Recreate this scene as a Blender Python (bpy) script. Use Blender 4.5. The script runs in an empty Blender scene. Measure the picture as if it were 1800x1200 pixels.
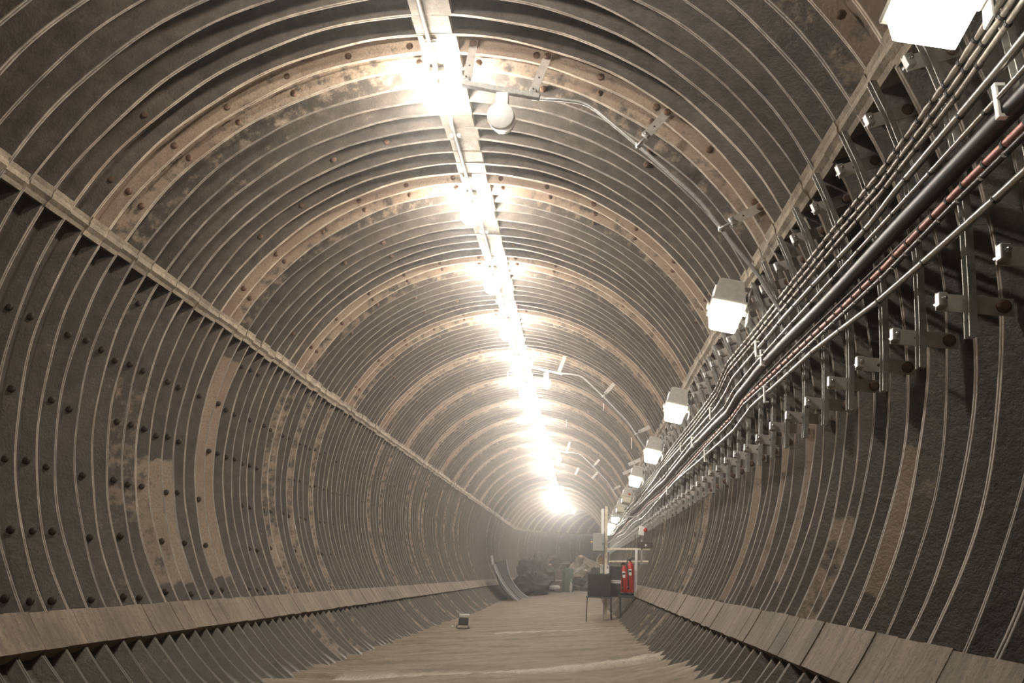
import bpy, math, random
import numpy as np
from mathutils import Vector, Matrix
random.seed(7); rng = np.random.default_rng(5)
R_ = math.radians

# ------------------------------------------------------------------ camera, world, exposure
ZO = 0.90                                   # camera height over the mud floor
F_PX = 1400.0
PITCH, YAW, ROLL = 0.27889, -0.09191, 0.04449
cf = Vector((math.sin(YAW)*math.cos(PITCH), math.cos(YAW)*math.cos(PITCH), math.sin(PITCH)))
cr0 = Vector((math.cos(YAW), -math.sin(YAW), 0)); cu0 = cr0.cross(cf)
cr = cr0*math.cos(ROLL)+cu0*math.sin(ROLL); cu = -cr0*math.sin(ROLL)+cu0*math.cos(ROLL)
cam_d = bpy.data.cameras.new('camera'); cam = bpy.data.objects.new('camera', cam_d)
bpy.context.scene.collection.objects.link(cam)
cam_d.sensor_width = 36; cam_d.lens = 36*F_PX/1800; cam_d.clip_start = .05; cam_d.clip_end = 300
m = Matrix((cr, cu, -cf)).transposed().to_4x4(); m.translation = Vector((0, 0, ZO)); cam.matrix_world = m
S = bpy.context.scene; S.camera = cam
S.view_settings.view_transform = 'Standard'; S.view_settings.look = 'None'
S.view_settings.gamma = 1; S.view_settings.use_curve_mapping = False
S.view_settings.exposure = 0.0
LAMP = 430.0; FLOOD = 12.0; HAZE = 0.0046
try:
    S.cycles.use_denoising = True; S.cycles.max_bounces = 6; S.cycles.diffuse_bounces = 3; S.cycles.adaptive_threshold = .02
    S.cycles.glossy_bounces = 2; S.cycles.volume_bounces = 0; S.cycles.sample_clamp_indirect = 4
except Exception: pass
w = bpy.data.worlds.new('world'); S.world = w; w.use_nodes = True
w.node_tree.nodes['Background'].inputs[0].default_value = (.010, .009, .008, 1)
w.node_tree.nodes['Background'].inputs[1].default_value = .3

# ------------------------------------------------------------------ tunnel frame
CX, CZ, RT = -1.079, 1.0927+ZO, 2.5         # axis and radius of the flange tips
RW = 2.602                                   # radius of the pan webs
P0, PITCH_S = 4.72, 0.203                    # a ring joint, pan width
BEND, RB = 42.0, 51.0
def bend(s, x, z):
    "tunnel coordinates (distance along, x, z) to world; beyond BEND the tunnel curves right and climbs"
    if s <= BEND: return (x, s, z)
    f = (s-BEND)/RB; d = x-CX
    return (CX+RB*(1-math.cos(f))+d*math.cos(f), BEND+RB*math.sin(f)-d*math.sin(f), z+.041*(s-BEND)**2/(s-BEND+4))
def bend_np(s, x, z):
    f = np.maximum(s-BEND, 0)/RB; d = x-CX
    c = s <= BEND
    X = np.where(c, x, CX+RB*(1-np.cos(f))+d*np.cos(f)); Y = np.where(c, s, BEND+RB*np.sin(f)-d*np.sin(f))
    return X, Y, z+.041*np.maximum(s-BEND, 0)**2/(np.maximum(s-BEND, 0)+4)
def pol(s, th, r):
    return bend(s, CX+r*math.cos(R_(th)), CZ+r*math.sin(R_(th)))
def floor_z(x): return ZO-.86+(x+.89)*.093

# ------------------------------------------------------------------ materials
MAT = {}
def nt(name):
    m = bpy.data.materials.new(name); m.use_nodes = True; MAT[name] = m
    return m, m.node_tree.nodes, m.node_tree.links, m.node_tree.nodes['Principled BSDF']
def tex_noise(N, L, scale, detail=4, rough=.6, vec=None, stretch=None):
    n = N.new('ShaderNodeTexNoise'); n.inputs['Scale'].default_value = scale
    n.inputs['Detail'].default_value = detail; n.inputs['Roughness'].default_value = rough
    tc = N.new('ShaderNodeTexCoord'); src = tc.outputs['Object']
    if stretch:
        mp = N.new('ShaderNodeMapping'); mp.inputs['Scale'].default_value = stretch; L.new(src, mp.inputs[0]); src = mp.outputs[0]
    L.new(src, n.inputs['Vector']); return n.outputs['Fac']
def ramp(N, L, fac, stops):
    r = N.new('ShaderNodeValToRGB'); e = r.color_ramp.elements
    while len(e) < len(stops): e.new(.5)
    for i, (p, c) in enumerate(stops):
        e[i].position = p; e[i].color = (c[0], c[1], c[2], 1) if not isinstance(c, (int, float)) else (c, c, c, 1)
    L.new(fac, r.inputs[0]); return r.outputs[0]
def mix(N, L, fac, a, b):
    n = N.new('ShaderNodeMix'); n.data_type = 'RGBA'
    if hasattr(fac, 'links'): L.new(fac, n.inputs[0])
    else: n.inputs[0].default_value = fac
    for v, i in ((a, 6), (b, 7)):
        if hasattr(v, 'links'): L.new(v, n.inputs[i])
        else: n.inputs[i].default_value = (*v, 1)
    return n.outputs[2]
def math_n(N, L, op, a, b=0.0, clamp=False):
    n = N.new('ShaderNodeMath'); n.operation = op; n.use_clamp = clamp
    for v, i in ((a, 0), (b, 1)):
        if hasattr(v, 'links'): L.new(v, n.inputs[i])
        else: n.inputs[i].default_value = v
    return n.outputs[0]
def attr(N, name):
    a = N.new('ShaderNodeAttribute'); a.attribute_name = name; return a.outputs['Fac']
def bump(N, L, B, h, strength=.3, dist=.01):
    b = N.new('ShaderNodeBump'); b.inputs['Strength'].default_value = strength; b.inputs['Distance'].default_value = dist
    L.new(h, b.inputs['Height']); L.new(b.outputs[0], B.inputs['Normal'])
def simple(name, col, rough=.6, metal=0., var=.25, scale=30, emis=None):
    m, N, L, B = nt(name)
    n = tex_noise(N, L, scale)
    dark = tuple(c*(1-var) for c in col); lite = tuple(min(1, c*(1+var)) for c in col)
    L.new(ramp(N, L, n, [(.3, dark), (.7, lite)]), B.inputs['Base Color'])
    B.inputs['Roughness'].default_value = rough; B.inputs['Metallic'].default_value = metal
    if emis:
        B.inputs['Emission Color'].default_value = (*emis[0], 1); B.inputs['Emission Strength'].default_value = emis[1]
    bump(N, L, B, n, .15, .003)
    return m
def lining(name, tip=False):
    m, N, L, B = nt(name)
    big = tex_noise(N, L, 1.3, 5, .6); mid = tex_noise(N, L, 9, 6, .65); fine = tex_noise(N, L, 60, 5, .7)
    pale = attr(N, 'pale'); green = attr(N, 'green')
    if tip:
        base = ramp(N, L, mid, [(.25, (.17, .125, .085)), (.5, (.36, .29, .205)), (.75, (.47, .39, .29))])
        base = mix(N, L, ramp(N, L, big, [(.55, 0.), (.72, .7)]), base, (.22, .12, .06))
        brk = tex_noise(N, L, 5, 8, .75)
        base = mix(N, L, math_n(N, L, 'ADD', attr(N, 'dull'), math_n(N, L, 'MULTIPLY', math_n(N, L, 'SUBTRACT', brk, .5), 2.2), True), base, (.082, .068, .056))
    else:
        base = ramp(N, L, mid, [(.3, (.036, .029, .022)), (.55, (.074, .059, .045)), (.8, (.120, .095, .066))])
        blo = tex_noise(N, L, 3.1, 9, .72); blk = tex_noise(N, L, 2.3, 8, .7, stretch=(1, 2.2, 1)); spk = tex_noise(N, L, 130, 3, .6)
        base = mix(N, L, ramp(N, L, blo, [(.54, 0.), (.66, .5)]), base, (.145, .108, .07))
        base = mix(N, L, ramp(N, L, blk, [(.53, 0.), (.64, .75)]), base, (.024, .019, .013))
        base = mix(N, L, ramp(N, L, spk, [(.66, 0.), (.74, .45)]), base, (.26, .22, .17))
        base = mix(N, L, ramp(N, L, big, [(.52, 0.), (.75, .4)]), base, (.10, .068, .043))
        pass
    base = mix(N, L, math_n(N, L, 'MULTIPLY', green, .85, True), base, mix(N, L, mid, (.030, .025, .015), (.088, .070, .042)))
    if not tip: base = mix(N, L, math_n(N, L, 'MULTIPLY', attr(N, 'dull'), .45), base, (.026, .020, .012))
    if not tip:
        pf = math_n(N, L, 'ADD', pale, math_n(N, L, 'MULTIPLY', math_n(N, L, 'SUBTRACT', mid, .5), 1.5))
        tan = ramp(N, L, fine, [(.3, (.17, .12, .078)), (.6, (.31, .235, .16))])
        tan = mix(N, L, ramp(N, L, big, [(.42, 0.), (.6, .7)]), tan, (.19, .125, .082))
        base = mix(N, L, ramp(N, L, pf, [(.42, 0.), (.66, .9)]), base, tan)
    L.new(base, B.inputs['Base Color'])
    if tip: B.inputs['Roughness'].default_value = .7
    else: L.new(ramp(N, L, fine, [(.35, .36), (.7, .75)]), B.inputs['Roughness'])
    B.inputs['Metallic'].default_value = 0
    bump(N, L, B, math_n(N, L, 'ADD', mid, math_n(N, L, 'MULTIPLY', fine, .6)), .45, .012)
    return m
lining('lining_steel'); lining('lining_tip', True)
def mud():
    m, N, L, B = nt('mud')
    big = tex_noise(N, L, .7, 5, .6); st = tex_noise(N, L, 2.2, 6, .7, stretch=(.6, 3.2, 1)); fine = tex_noise(N, L, 40, 5, .7)
    base = ramp(N, L, st, [(.3, (.095, .070, .046)), (.5, (.185, .142, .096)), (.72, (.265, .212, .150))])
    base = mix(N, L, ramp(N, L, fine, [(.5, 0.), (.75, .5)]), base, (.13, .095, .055))
    base = mix(N, L, math_n(N, L, 'MULTIPLY', attr(N, 'pale'), ramp(N, L, fine, [(.35, .3), (.6, 1.)]), True), base, (.52, .46, .38))
    L.new(base, B.inputs['Base Color']); B.inputs['Roughness'].default_value = .85
    bump(N, L, B, math_n(N, L, 'ADD', st, fine), .6, .02)
mud()
def board(name, a, b, st=None):
    m, N, L, B = nt(name)
    mid = tex_noise(N, L, 7, 6, .7, stretch=st); fine = tex_noise(N, L, 45, 5, .7); big = tex_noise(N, L, 1.7, 4)
    base = ramp(N, L, mid, [(.28, a), (.62, b)])
    base = mix(N, L, ramp(N, L, fine, [(.52, 0.), (.68, .6)]), base, tuple(c*.5 for c in a))
    base = mix(N, L, ramp(N, L, big, [(.5, 0.), (.65, .5)]), base, tuple(c*.7 for c in a))
    base = mix(N, L, attr(N, 'shade'), base, tuple(c*.45 for c in a))
    L.new(base, B.inputs['Base Color']); B.inputs['Roughness'].default_value = .8
    bump(N, L, B, math_n(N, L, 'ADD', mid, fine), .5, .01)
board('crown_board', (.13, .10, .07), (.33, .28, .21)); board('joint_bar', (.10, .073, .048), (.32, .255, .17), (1.5, .7, 1.5))
board('kerb_plate', (.075, .055, .035), (.215, .165, .11), (.35, 2.6, .35))
simple('galvanised', (.50, .49, .47), .42, .55, .2, 40); simple('zinc_plate', (.50, .47, .43), .5, .25, .15, 25)
simple('channel', (.34, .335, .31), .5, .5, .25, 30)
simple('chrome', (.7, .7, .7), .15, .95, .05); simple('rust_bolt', (.13, .075, .045), .8, .1, .4, 50)
simple('dark_bolt', (.055, .043, .033), .7, .2, .3, 50)
simple('cable_gloss', (.020, .019, .019), .4, 0, .1, 60); simple('cable_black', (.022, .021, .021), .3, 0, .2, 60); simple('cable_steel', (.27, .24, .20), .33, .25, .3, 60)
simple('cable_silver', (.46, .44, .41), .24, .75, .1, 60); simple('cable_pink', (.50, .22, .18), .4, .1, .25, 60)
simple('tape', (.02, .02, .02), .5); simple('white_plastic', (.90, .88, .85), .45, 0, .08)
simple('housing_grey', (.42, .40, .36), .5, 0, .12); simple('housing_rim', (.50, .48, .42), .4, 0, .1)
simple('timber_pale', (.85, .76, .58), .7, 0, .2); simple('enclosure', (.38, .38, .36), .5, 0, .08)
simple('black_cloth', (.018, .018, .017), .8); simple('dark_board', (.05, .05, .05), .7)
simple('red_paint', (.50, .02, .015), .3, 0, .15); simple('black_rubber', (.015, .015, .015), .5)
simple('yellow_label', (.65, .50, .10), .5); simple('brown_steel', (.085, .065, .055), .6, .2)
simple('tarp_green', (.035, .048, .034), .6, 0, .4, 6); simple('rubble_dark', (.026, .025, .020), .85, 0, .6, 6)
simple('rubble_brown', (.12, .095, .065), .9, 0, .5, 6); simple('locker_green', (.055, .085, .055), .55, 0, .2, 8)
simple('sheet_tan', (.30, .21, .14), .8, 0, .3, 8); simple('panel_dark', (.022, .020, .019), .75, 0, .4, 9)
simple('panel_edge', (.34, .33, .34), .5, .2, .2, 9); simple('rag_white', (.55, .53, .48), .8, 0, .2, 8)
simple('calcite', (.8, .77, .72), .4, 0, .1)
simple('lamp_glass', (.9, .9, .9), .3, 0, .02, 5, ((1, .925, .83), LAMP))
simple('flood_glass', (.9, .9, .9), .3, 0, .02, 5, ((1, .94, .80), FLOOD))
simple('flood_glass_off', (.55, .52, .40), .25, 0, .1, 5)

# ------------------------------------------------------------------ mesh helpers
class MB:
    def __init__(s): s.v = []; s.f = []; s.m = []; s.sm = []; s.mats = []
    def mi(s, name):
        if name not in s.mats: s.mats.append(name)
        return s.mats.index(name)
    def add(s, vs, fs, mat, smooth=False):
        o = len(s.v); s.v += [tuple(v) for v in vs]; k = s.mi(mat)
        for f in fs: s.f.append([i+o for i in f]); s.m.append(k); s.sm.append(smooth)
    def box(s, c, size, mat, M=None, bev=0.0):
        hx, hy, hz = [d/2 for d in size]; c = Vector(c); M = M or Matrix.Identity(3)
        b = min(bev, hx*.9, hy*.9, hz*.9)
        if b <= 0:
            vs = [c+M @ Vector((x*hx, y*hy, z*hz)) for x in (-1, 1) for y in (-1, 1) for z in (-1, 1)]
            s.add(vs, [(0, 1, 3, 2), (4, 6, 7, 5), (0, 4, 5, 1), (2, 3, 7, 6), (0, 2, 6, 4), (1, 5, 7, 3)], mat)
        else:
            bm = []; h = (hx, hy, hz); vs = []; idx = {}
            for x in (-1, 1):
                for y in (-1, 1):
                    for z in (-1, 1):
                        for a in range(3):
                            p = [x*hx, y*hy, z*hz]
                            for k in range(3):
                                if k != a: p[k] -= (x, y, z)[k]*b
                            idx[(x, y, z, a)] = len(vs); vs.append(c+M @ Vector(p))
            fs = []
            for a in range(3):
                u, v2 = [k for k in range(3) if k != a]
                for sg in (-1, 1):
                    q = []
                    for (du, dv) in ((-1, -1), (1, -1), (1, 1), (-1, 1)):
                        k = [0, 0, 0]; k[a] = sg; k[u] = du; k[v2] = dv; q.append(idx[(*k, a)])
                    fs.append(q)
            for a in range(3):
                u, v2 = [k for k in range(3) if k != a]
                for du in (-1, 1):
                    for dv in (-1, 1):
                        q = []
                        for (sg, ax) in ((-1, u), (1, u), (1, v2), (-1, v2)):
                            k = [0, 0, 0]; k[a] = sg; k[u] = du; k[v2] = dv; q.append(idx[(*k, ax)])
                        fs.append(q)
            for x in (-1, 1):
                for y in (-1, 1):
                    for z in (-1, 1): fs.append([idx[(x, y, z, a)] for a in range(3)])
            s.add(vs, fs, mat)
    def tube(s, pts, r, mat, n=8, smooth=True, cap=True):
        pts = [Vector(p) for p in pts]; rs = r if isinstance(r, (list, tuple)) else [r]*len(pts)
        vs = []; fs = []; up = None
        for i, p in enumerate(pts):
            t = (pts[min(i+1, len(pts)-1)]-pts[max(i-1, 0)]).normalized()
            if up is None: up = Vector((0, 0, 1)) if abs(t.z) < .9 else Vector((1, 0, 0))
            a = t.cross(up).normalized(); b = a.cross(t).normalized(); up = b
            for k in range(n):
                w_ = 2*math.pi*k/n; vs.append(p+(a*math.cos(w_)+b*math.sin(w_))*rs[i])
        for i in range(len(pts)-1):
            for k in range(n): fs.append((i*n+k, i*n+(k+1) % n, (i+1)*n+(k+1) % n, (i+1)*n+k))
        if cap: fs.append(list(range(n))[::-1]); fs.append([(len(pts)-1)*n+k for k in range(n)])
        s.add(vs, fs, mat, smooth)
    def lathe(s, c, axis, prof, mat, n=16, smooth=True):
        "prof: list of (distance along axis, radius)"
        c = Vector(c); ax = Vector(axis).normalized()
        a = ax.orthogonal().normalized(); b = ax.cross(a); vs = []; fs = []
        for (h, r) in prof:
            for k in range(n):
                t = 2*math.pi*k/n; vs.append(c+ax*h+(a*math.cos(t)+b*math.sin(t))*r)
        for i in range(len(prof)-1):
            for k in range(n): fs.append((i*n+k, i*n+(k+1) % n, (i+1)*n+(k+1) % n, (i+1)*n+k))
        fs.append(list(range(n))[::-1]); fs.append([(len(prof)-1)*n+k for k in range(n)])
        s.add(vs, fs, mat, smooth)
    def build(s, name, parent=None, **props):
        me = bpy.data.meshes.new(name); me.from_pydata(s.v, [], s.f)
        for n_ in s.mats: me.materials.append(MAT[n_])
        me.polygons.foreach_set('material_index', s.m); me.polygons.foreach_set('use_smooth', s.sm); me.update()
        o = bpy.data.objects.new(name, me); S.collection.objects.link(o)
        if parent: o.parent = parent
        for k, v in props.items(): o[k] = v
        return o
def thing(name, label, cat, loc=(0, 0, 0), group=None, M=None):
    o = bpy.data.objects.new(name, None); S.collection.objects.link(o); o.empty_display_size = .1
    if M: o.matrix_world = Matrix.Translation(loc) @ M.to_4x4()
    else: o.location = loc
    o['label'] = label; o['category'] = cat
    if group: o['group'] = group
    return o
def frame(ydir, zhint=(0, 0, 1)):
    "rotation whose y axis is ydir and z axis close to zhint"
    y = Vector(ydir).normalized(); z = Vector(zhint); x = y.cross(z).normalized(); z = x.cross(y)
    return Matrix((x, y, z)).transposed()

# ------------------------------------------------------------------ ribbed steel lining
NP = 388; I0 = -34                                  # pans from s = P0+I0*pitch
rib_w = {i: .011+.006*rng.random() for i in range(I0, NP+1)}
rib_r = {i: RT+.010*(rng.random()-.5) for i in range(I0, NP+1)}
pan_pale = {i: rng.random() for i in range(I0, NP+1)}
def wob(th, i): return .006*np.sin(np.radians(th)*7+i*1.7)*np.sin(i*.61)+.004*np.sin(np.radians(th)*19+i*2.3)
def pale_at(i, th):
    k = i % 10; base = .10+.30*(pan_pale[i]-.5)
    v = np.full_like(th, base)
    up = (th > 24) & (th < 156)
    if k == 0: v[up] = .78
    if k == 1: v[up] = .66
    if k == 2: v[up] = .42
    if k == 9: v[up] = .05
    if i in (12, 13): v[(th > 162) & (th < 209)] = 1.25
    if i in (7, 8, 9): v[(th > 186) & (th < 212)] = .85-.1*(9-i)
    if i in (5, 6): v[(th > 175) & (th < 200)] = .45
    if i == 8: v[(th < -2) & (th > -30)] = .9
    if i == 4 or i == 1: v[(th < -2) & (th > -27)] = .72
    if i == -7: v[(th < -12) & (th > -26)] = 1.2
    if i in (-3, -4): v[(th < -18) & (th > -34)] = .6
    if i > 14 and pan_pale[i] > .9: v[(th > 158) | (th < 20)] = .55
    return v
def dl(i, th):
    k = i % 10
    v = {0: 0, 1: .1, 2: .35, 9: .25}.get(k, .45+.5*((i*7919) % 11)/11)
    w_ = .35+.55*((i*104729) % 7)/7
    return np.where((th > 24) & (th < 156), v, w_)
def build_lining(name, t0, t1, n, bolts):
    th = np.linspace(t0, t1, n); c = np.cos(np.radians(th)); s_ = np.sin(np.radians(th))
    V = []; pale = []; green = []; dull = []; npan = 0
    dep = np.where(th > 90, th-219, -33-th); rw = RW-.022*np.clip(dep/3, 0, 1)-.06*np.clip((dep-7)/9, 0, 1)
    gr = np.clip((np.where(th > 90, th-216, -36-th))/4, 0, 1)+.45*np.clip(np.maximum((th-157)/12, (20-th)/12), 0, 1)
    for i in range(I0, NP):
        a = P0+i*PITCH_S; b = a+PITCH_S; w0, w1 = rib_w[i], rib_w[i+1]; r0, r1 = rib_r[i], rib_r[i+1]
        prof = [(a, r0+.02), (a+.0015, r0), (a+w0, r0), (a+w0+.001, rw), (b-w1-.001, rw), (b-w1, r1), (b-.0015, r1), (b, r1+.02)]
        w0_, w1_ = wob(th, i), wob(th, i+1)
        for k, (s, r) in enumerate(prof):
            rr = r+(w0_ if k < 3 else w1_ if k > 4 else 0)
            sj = s+.003*np.sin(th*.21+i*(1 if k < 3 else 1)) if k in (1, 2, 5, 6) else s
            X, Y, Z = bend_np(np.full(n, 1.)*sj, CX+rr*c, CZ+rr*s_)
            V.append(np.stack([X, Y, Z], 1))
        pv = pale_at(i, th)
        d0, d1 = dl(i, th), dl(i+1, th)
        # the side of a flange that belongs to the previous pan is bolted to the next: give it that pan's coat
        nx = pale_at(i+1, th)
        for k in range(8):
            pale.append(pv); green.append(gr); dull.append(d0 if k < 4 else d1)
        npan += 1
    V = np.concatenate(V); q = []; mi = []
    base = np.arange(n-1)
    for p in range(npan):
        for k in range(7):
            o = (p*8+k)*n; q.append(np.stack([o+base, o+base+1, o+n+base+1, o+n+base], 1))
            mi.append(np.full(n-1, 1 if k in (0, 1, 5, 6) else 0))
    F = np.concatenate(q); MI = np.concatenate(mi)
    nv0 = len(V); P = np.concatenate(pale); G = np.concatenate(green); D = np.concatenate(dull)
    # bolt heads on the flange faces
    bv = []; bf = []; bm = []
    for i in range(I0+24, 100):
        s = P0+i*PITCH_S-rib_w[i]
        for t in bolts:
            if t < t0 or t > t1: continue
            kk = i % 10; pr = (.85 if kk in (1, 2) else .12) if name == 'ceiling' else .62 if name == 'wall_left' and t > 165 else .12*(i > 4)
            if rng.random() > pr: continue
            tt = t+rng.normal()*.25; cc = Vector(pol(s, tt, 2.553)); o = nv0+len(bv)
            rb = .023+.004*rng.random(); hh = .016+.006*rng.random()
            for (h, r) in ((0, rb), (hh*.7, rb), (hh, rb*.6)):
                for k in range(8):
                    u = 2*math.pi*k/8; bv.append((cc.x+r*math.cos(u), cc.y-h, cc.z+r*math.sin(u)))
            for l in range(2):
                for k in range(8): bf.append((o+l*8+k, o+l*8+(k+1) % 8, o+l*8+8+(k+1) % 8, o+l*8+8+k))
    if bv:
        # remove helper duplicates: keep one clean cap per bolt
        nb = len(bv)//24; bf = []; bm = []
        for j in range(nb):
            o = nv0+j*24
            for l in range(2):
                for k in range(8): bf.append((o+l*8+k, o+l*8+(k+1) % 8, o+l*8+8+(k+1) % 8, o+l*8+8+k))
            bf += [(o+16, o+17, o+18, o+19), (o+20, o+21, o+22, o+23), (o+16, o+19, o+20, o+23)]
            bm += [2]*19
        V = np.concatenate([V, np.array(bv)]); F = np.concatenate([F, np.array(bf)]); MI = np.concatenate([MI, bm])
        z = np.zeros(len(bv)); P = np.concatenate([P, z]); G = np.concatenate([G, z]); D = np.concatenate([D, z])
    me = bpy.data.meshes.new(name)
    me.vertices.add(len(V)); me.vertices.foreach_set('co', V.ravel().astype(np.float32))
    me.loops.add(F.size); me.loops.foreach_set('vertex_index', F.ravel().astype(np.int32))
    me.polygons.add(len(F)); me.polygons.foreach_set('loop_start', np.arange(0, F.size, 4, dtype=np.int32))
    me.polygons.foreach_set('material_index', MI.astype(np.int32))
    for nm, arr in (('pale', P), ('green', G), ('dull', D)):
        at = me.attributes.new(nm, 'FLOAT', 'POINT'); at.data.foreach_set('value', arr.astype(np.float32))
    for k in ('lining_steel', 'lining_tip', 'rust_bolt' if name == 'ceiling' else 'dark_bolt'): me.materials.append(MAT[k])
    me.update(); me.validate()
    o = bpy.data.objects.new(name, me); S.collection.objects.link(o); o['kind'] = 'structure'; return o
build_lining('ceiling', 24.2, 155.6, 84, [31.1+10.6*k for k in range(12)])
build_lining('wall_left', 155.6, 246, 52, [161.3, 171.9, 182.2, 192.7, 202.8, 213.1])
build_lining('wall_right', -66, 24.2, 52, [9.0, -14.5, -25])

# longitudinal bars and plates lying on the flange tips
def long_strip(name, ta, tb, r_in, r_out, mat, step, jitter=0., tj=0., nseg=4, ridge=0., s1=79., tw=None):
    b = MB(); s = P0+I0*PITCH_S; att = []
    while s < s1:
        e = s+step; g = .001+.004*random.random()*(random.random() < .5); sh = random.choice((0, 0, 0, .1, .2, .35 if mat != 'kerb_plate' else .25)); rr = r_in+random.uniform(-jitter, jitter)
        da, db = random.uniform(-tj, tj), random.uniform(-tj, tj)
        vs = []
        n = nseg+1
        sub = 2
        for si in range(sub+1):
            ss = s+g+(e-s-g)*si/sub; off = tw(ss) if tw else 0
            for r in (rr, r_out):
                for k in range(n):
                    t = ta+da+off+(tb+db-ta-da)*k/nseg
                    r2 = r-(ridge if (ridge and r == rr and k == nseg//2) else 0)
                    vs.append(pol(ss, t, r2))
        fs = []
        for si in range(sub):
            o = si*2*n; p = (si+1)*2*n
            for k in range(nseg):
                fs.append((o+k, o+k+1, p+k+1, p+k)); fs.append((o+n+k+1, o+n+k, p+n+k, p+n+k+1))
            fs.append((o, p, p+n, o+n)); fs.append((o+nseg, o+n+nseg, p+n+nseg, p+nseg))
        for o in (0, sub*2*n):
            for k in range(nseg): fs.append((o+k, o+k+1, o+n+k+1, o+n+k))
        b.add(vs, fs, mat); att += [(sh if q % n not in (0,) or sh > .5 else sh*.5) for q in range(len(vs))]; s = e
    o = b.build(name, kind='structure'); at = o.data.attributes.new('shade', 'FLOAT', 'POINT'); at.data.foreach_set('value', att); return o
long_strip('trim_1', 154.2, 157.0, RT-.004, 2.61, 'joint_bar', PITCH_S, .006, .3, 4, .012)
long_strip('trim_2', 22.2, 25.0, RT-.004, 2.61, 'joint_bar', PITCH_S, .005, .25, 4, .012, tw=lambda s: min(.7, max(-.5, (s-4.2)*.35)))
long_strip('trim_3', 86.7, 92.9, RT-.002, 2.55, 'crown_board', PITCH_S, .004, .35, 6)
long_strip('trim_4', 215.6, 221.2, RT-.025, 2.56, 'kerb_plate', PITCH_S, .003, .1, 4)
long_strip('trim_5', -35.3, -30.4, RT-.025, 2.56, 'kerb_plate', PITCH_S, .003, .1, 4)

# ------------------------------------------------------------------ mud floor
def build_floor():
    ys = np.concatenate([np.arange(-2.5, 16, .07), np.arange(16, 40, .2), np.arange(40, 80, .6)])
    xs = np.linspace(-2.95, 1.15, 76)
    Y, X = np.meshgrid(ys, xs, indexing='ij')
    base = ZO-.86+(X+.89)*.093
    dl = np.clip((-1.75-X)/.9, 0, 1); dr = np.clip((X-.05)/.8, 0, 1)
    near = np.clip((9.5-Y)/5, 0, 1)
    Z = base+near*(.10*dl**2+.16*dr**2)
    Z += .012*np.sin(Y*5.1+X*.8+np.sin(X*2.2))*np.clip((14-Y)/6, .2, 1)+.010*np.sin(Y*11.3-X*1.7)+rng.normal(size=X.shape)*.004
    rid = np.maximum(dl, dr); Z += .02*rid*np.sin(Y*2*np.pi/PITCH_S+X*2)
    Xw, Yw, Zw = bend_np(Y, X, Z); V = np.stack([Xw, Yw, Zw], -1).reshape(-1, 3)
    pale = np.exp(-((Y-7.35-.05*np.sin(X*3))/.16)**2)*(X > -2.1)*.8+np.exp(-((Y-12.1)/.09)**2)*(X > -1.2)*.8
    pale += near*(rid > .5)*np.clip(np.sin(Y*2*np.pi/PITCH_S+X*9), 0, 1)*.5
    ny, nx = X.shape; I = np.arange(ny*nx).reshape(ny, nx)
    F = np.stack([I[:-1, :-1], I[:-1, 1:], I[1:, 1:], I[1:, :-1]], -1).reshape(-1, 4)
    me = bpy.data.meshes.new('floor'); me.from_pydata(V.tolist(), [], F.tolist())
    at = me.attributes.new('pale', 'FLOAT', 'POINT'); at.data.foreach_set('value', pale.ravel().astype(np.float32))
    me.materials.append(MAT['mud']); me.polygons.foreach_set('use_smooth', [True]*len(F)); me.update()
    o = bpy.data.objects.new('floor', me); S.collection.objects.link(o); o['kind'] = 'structure'
build_floor()
b = MB(); c = bend(78.5, CX, CZ); n = 40; fr = (78.5-BEND)/RB
vs = [Vector(c)]+[Vector(pol(78.5, 360*k/n, 2.6)) for k in range(n)]
b.add(vs, [(0, 1+k, 1+(k+1) % n) for k in range(n)], 'rubble_dark'); b.build('wall_back', kind='structure')
b = MB(); s0 = P0+I0*PITCH_S+.02
vs = [Vector((CX, s0, CZ))]+[Vector(pol(s0, 360*k/n, 2.6)) for k in range(n)]
b.add(vs, [(0, 1+(k+1) % n, 1+k) for k in range(n)], 'rubble_dark'); b.build('wall_front', kind='structure')

# ------------------------------------------------------------------ crown lamps and conduits
ORD = ['nearest', 'second nearest', 'third nearest', 'fourth nearest', 'fifth nearest', 'sixth nearest', 'seventh nearest',
       'eighth nearest', 'ninth nearest', 'tenth nearest', 'eleventh nearest', 'twelfth nearest', 'thirteenth nearest', 'fourteenth nearest']
def lamp_parts(o):
    b = MB(); b.box((0, -.05, .155), (.11, .10, .05), 'housing_grey', bev=.006); b.build('junction_box', o)
    b = MB(); b.tube([(0, 0, .15), (0, 0, .06)], .013, 'galvanised'); b.build('stem', o)
    b = MB(); b.lathe((0, 0, .085), (0, 0, -1), [(0, .03), (.012, .05), (.03, .052), (.034, .045)], 'housing_rim'); b.build('lamp_cap', o)
    b = MB(); pr = [(.0, .045)]+[(.005+.102*(1-math.cos(a)), .102*math.sin(a)+.0005) for a in np.linspace(.6, math.pi*.985, 8)]
    b.lathe((0, 0, .075), (0, 0, -1), pr, 'lamp_glass', 14); b.build('globe', o)
lamp_s = [3.10]+[5.16+2.03*k for k in range(13)]+[35.3, 37.3, 39.3, 41.3, 43.3, 45.4, 50.5]
vis = [s for s in lamp_s if s > 4.5]
for s in lamp_s:
    x, y, z = bend(s, CX-.045, CZ+2.30)
    if s > 4.5:
        j = vis.index(s)
        if j < 13: lab = 'glowing globe lamp under the crown, %s of the long near row' % ORD[j]
        else: lab = 'tiny glowing crown lamp, %s beyond the dark gap' % ORD[j-13]
    else: lab = 'glowing globe lamp under the crown, just above the top of the picture'
    o = thing('ceiling_lamp', lab, 'lamp', (x, y, z), 'globe lamps along the tunnel crown'); lamp_parts(o)
    if s > 30: o.scale = (1.1, 1.1, 1.1)
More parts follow.
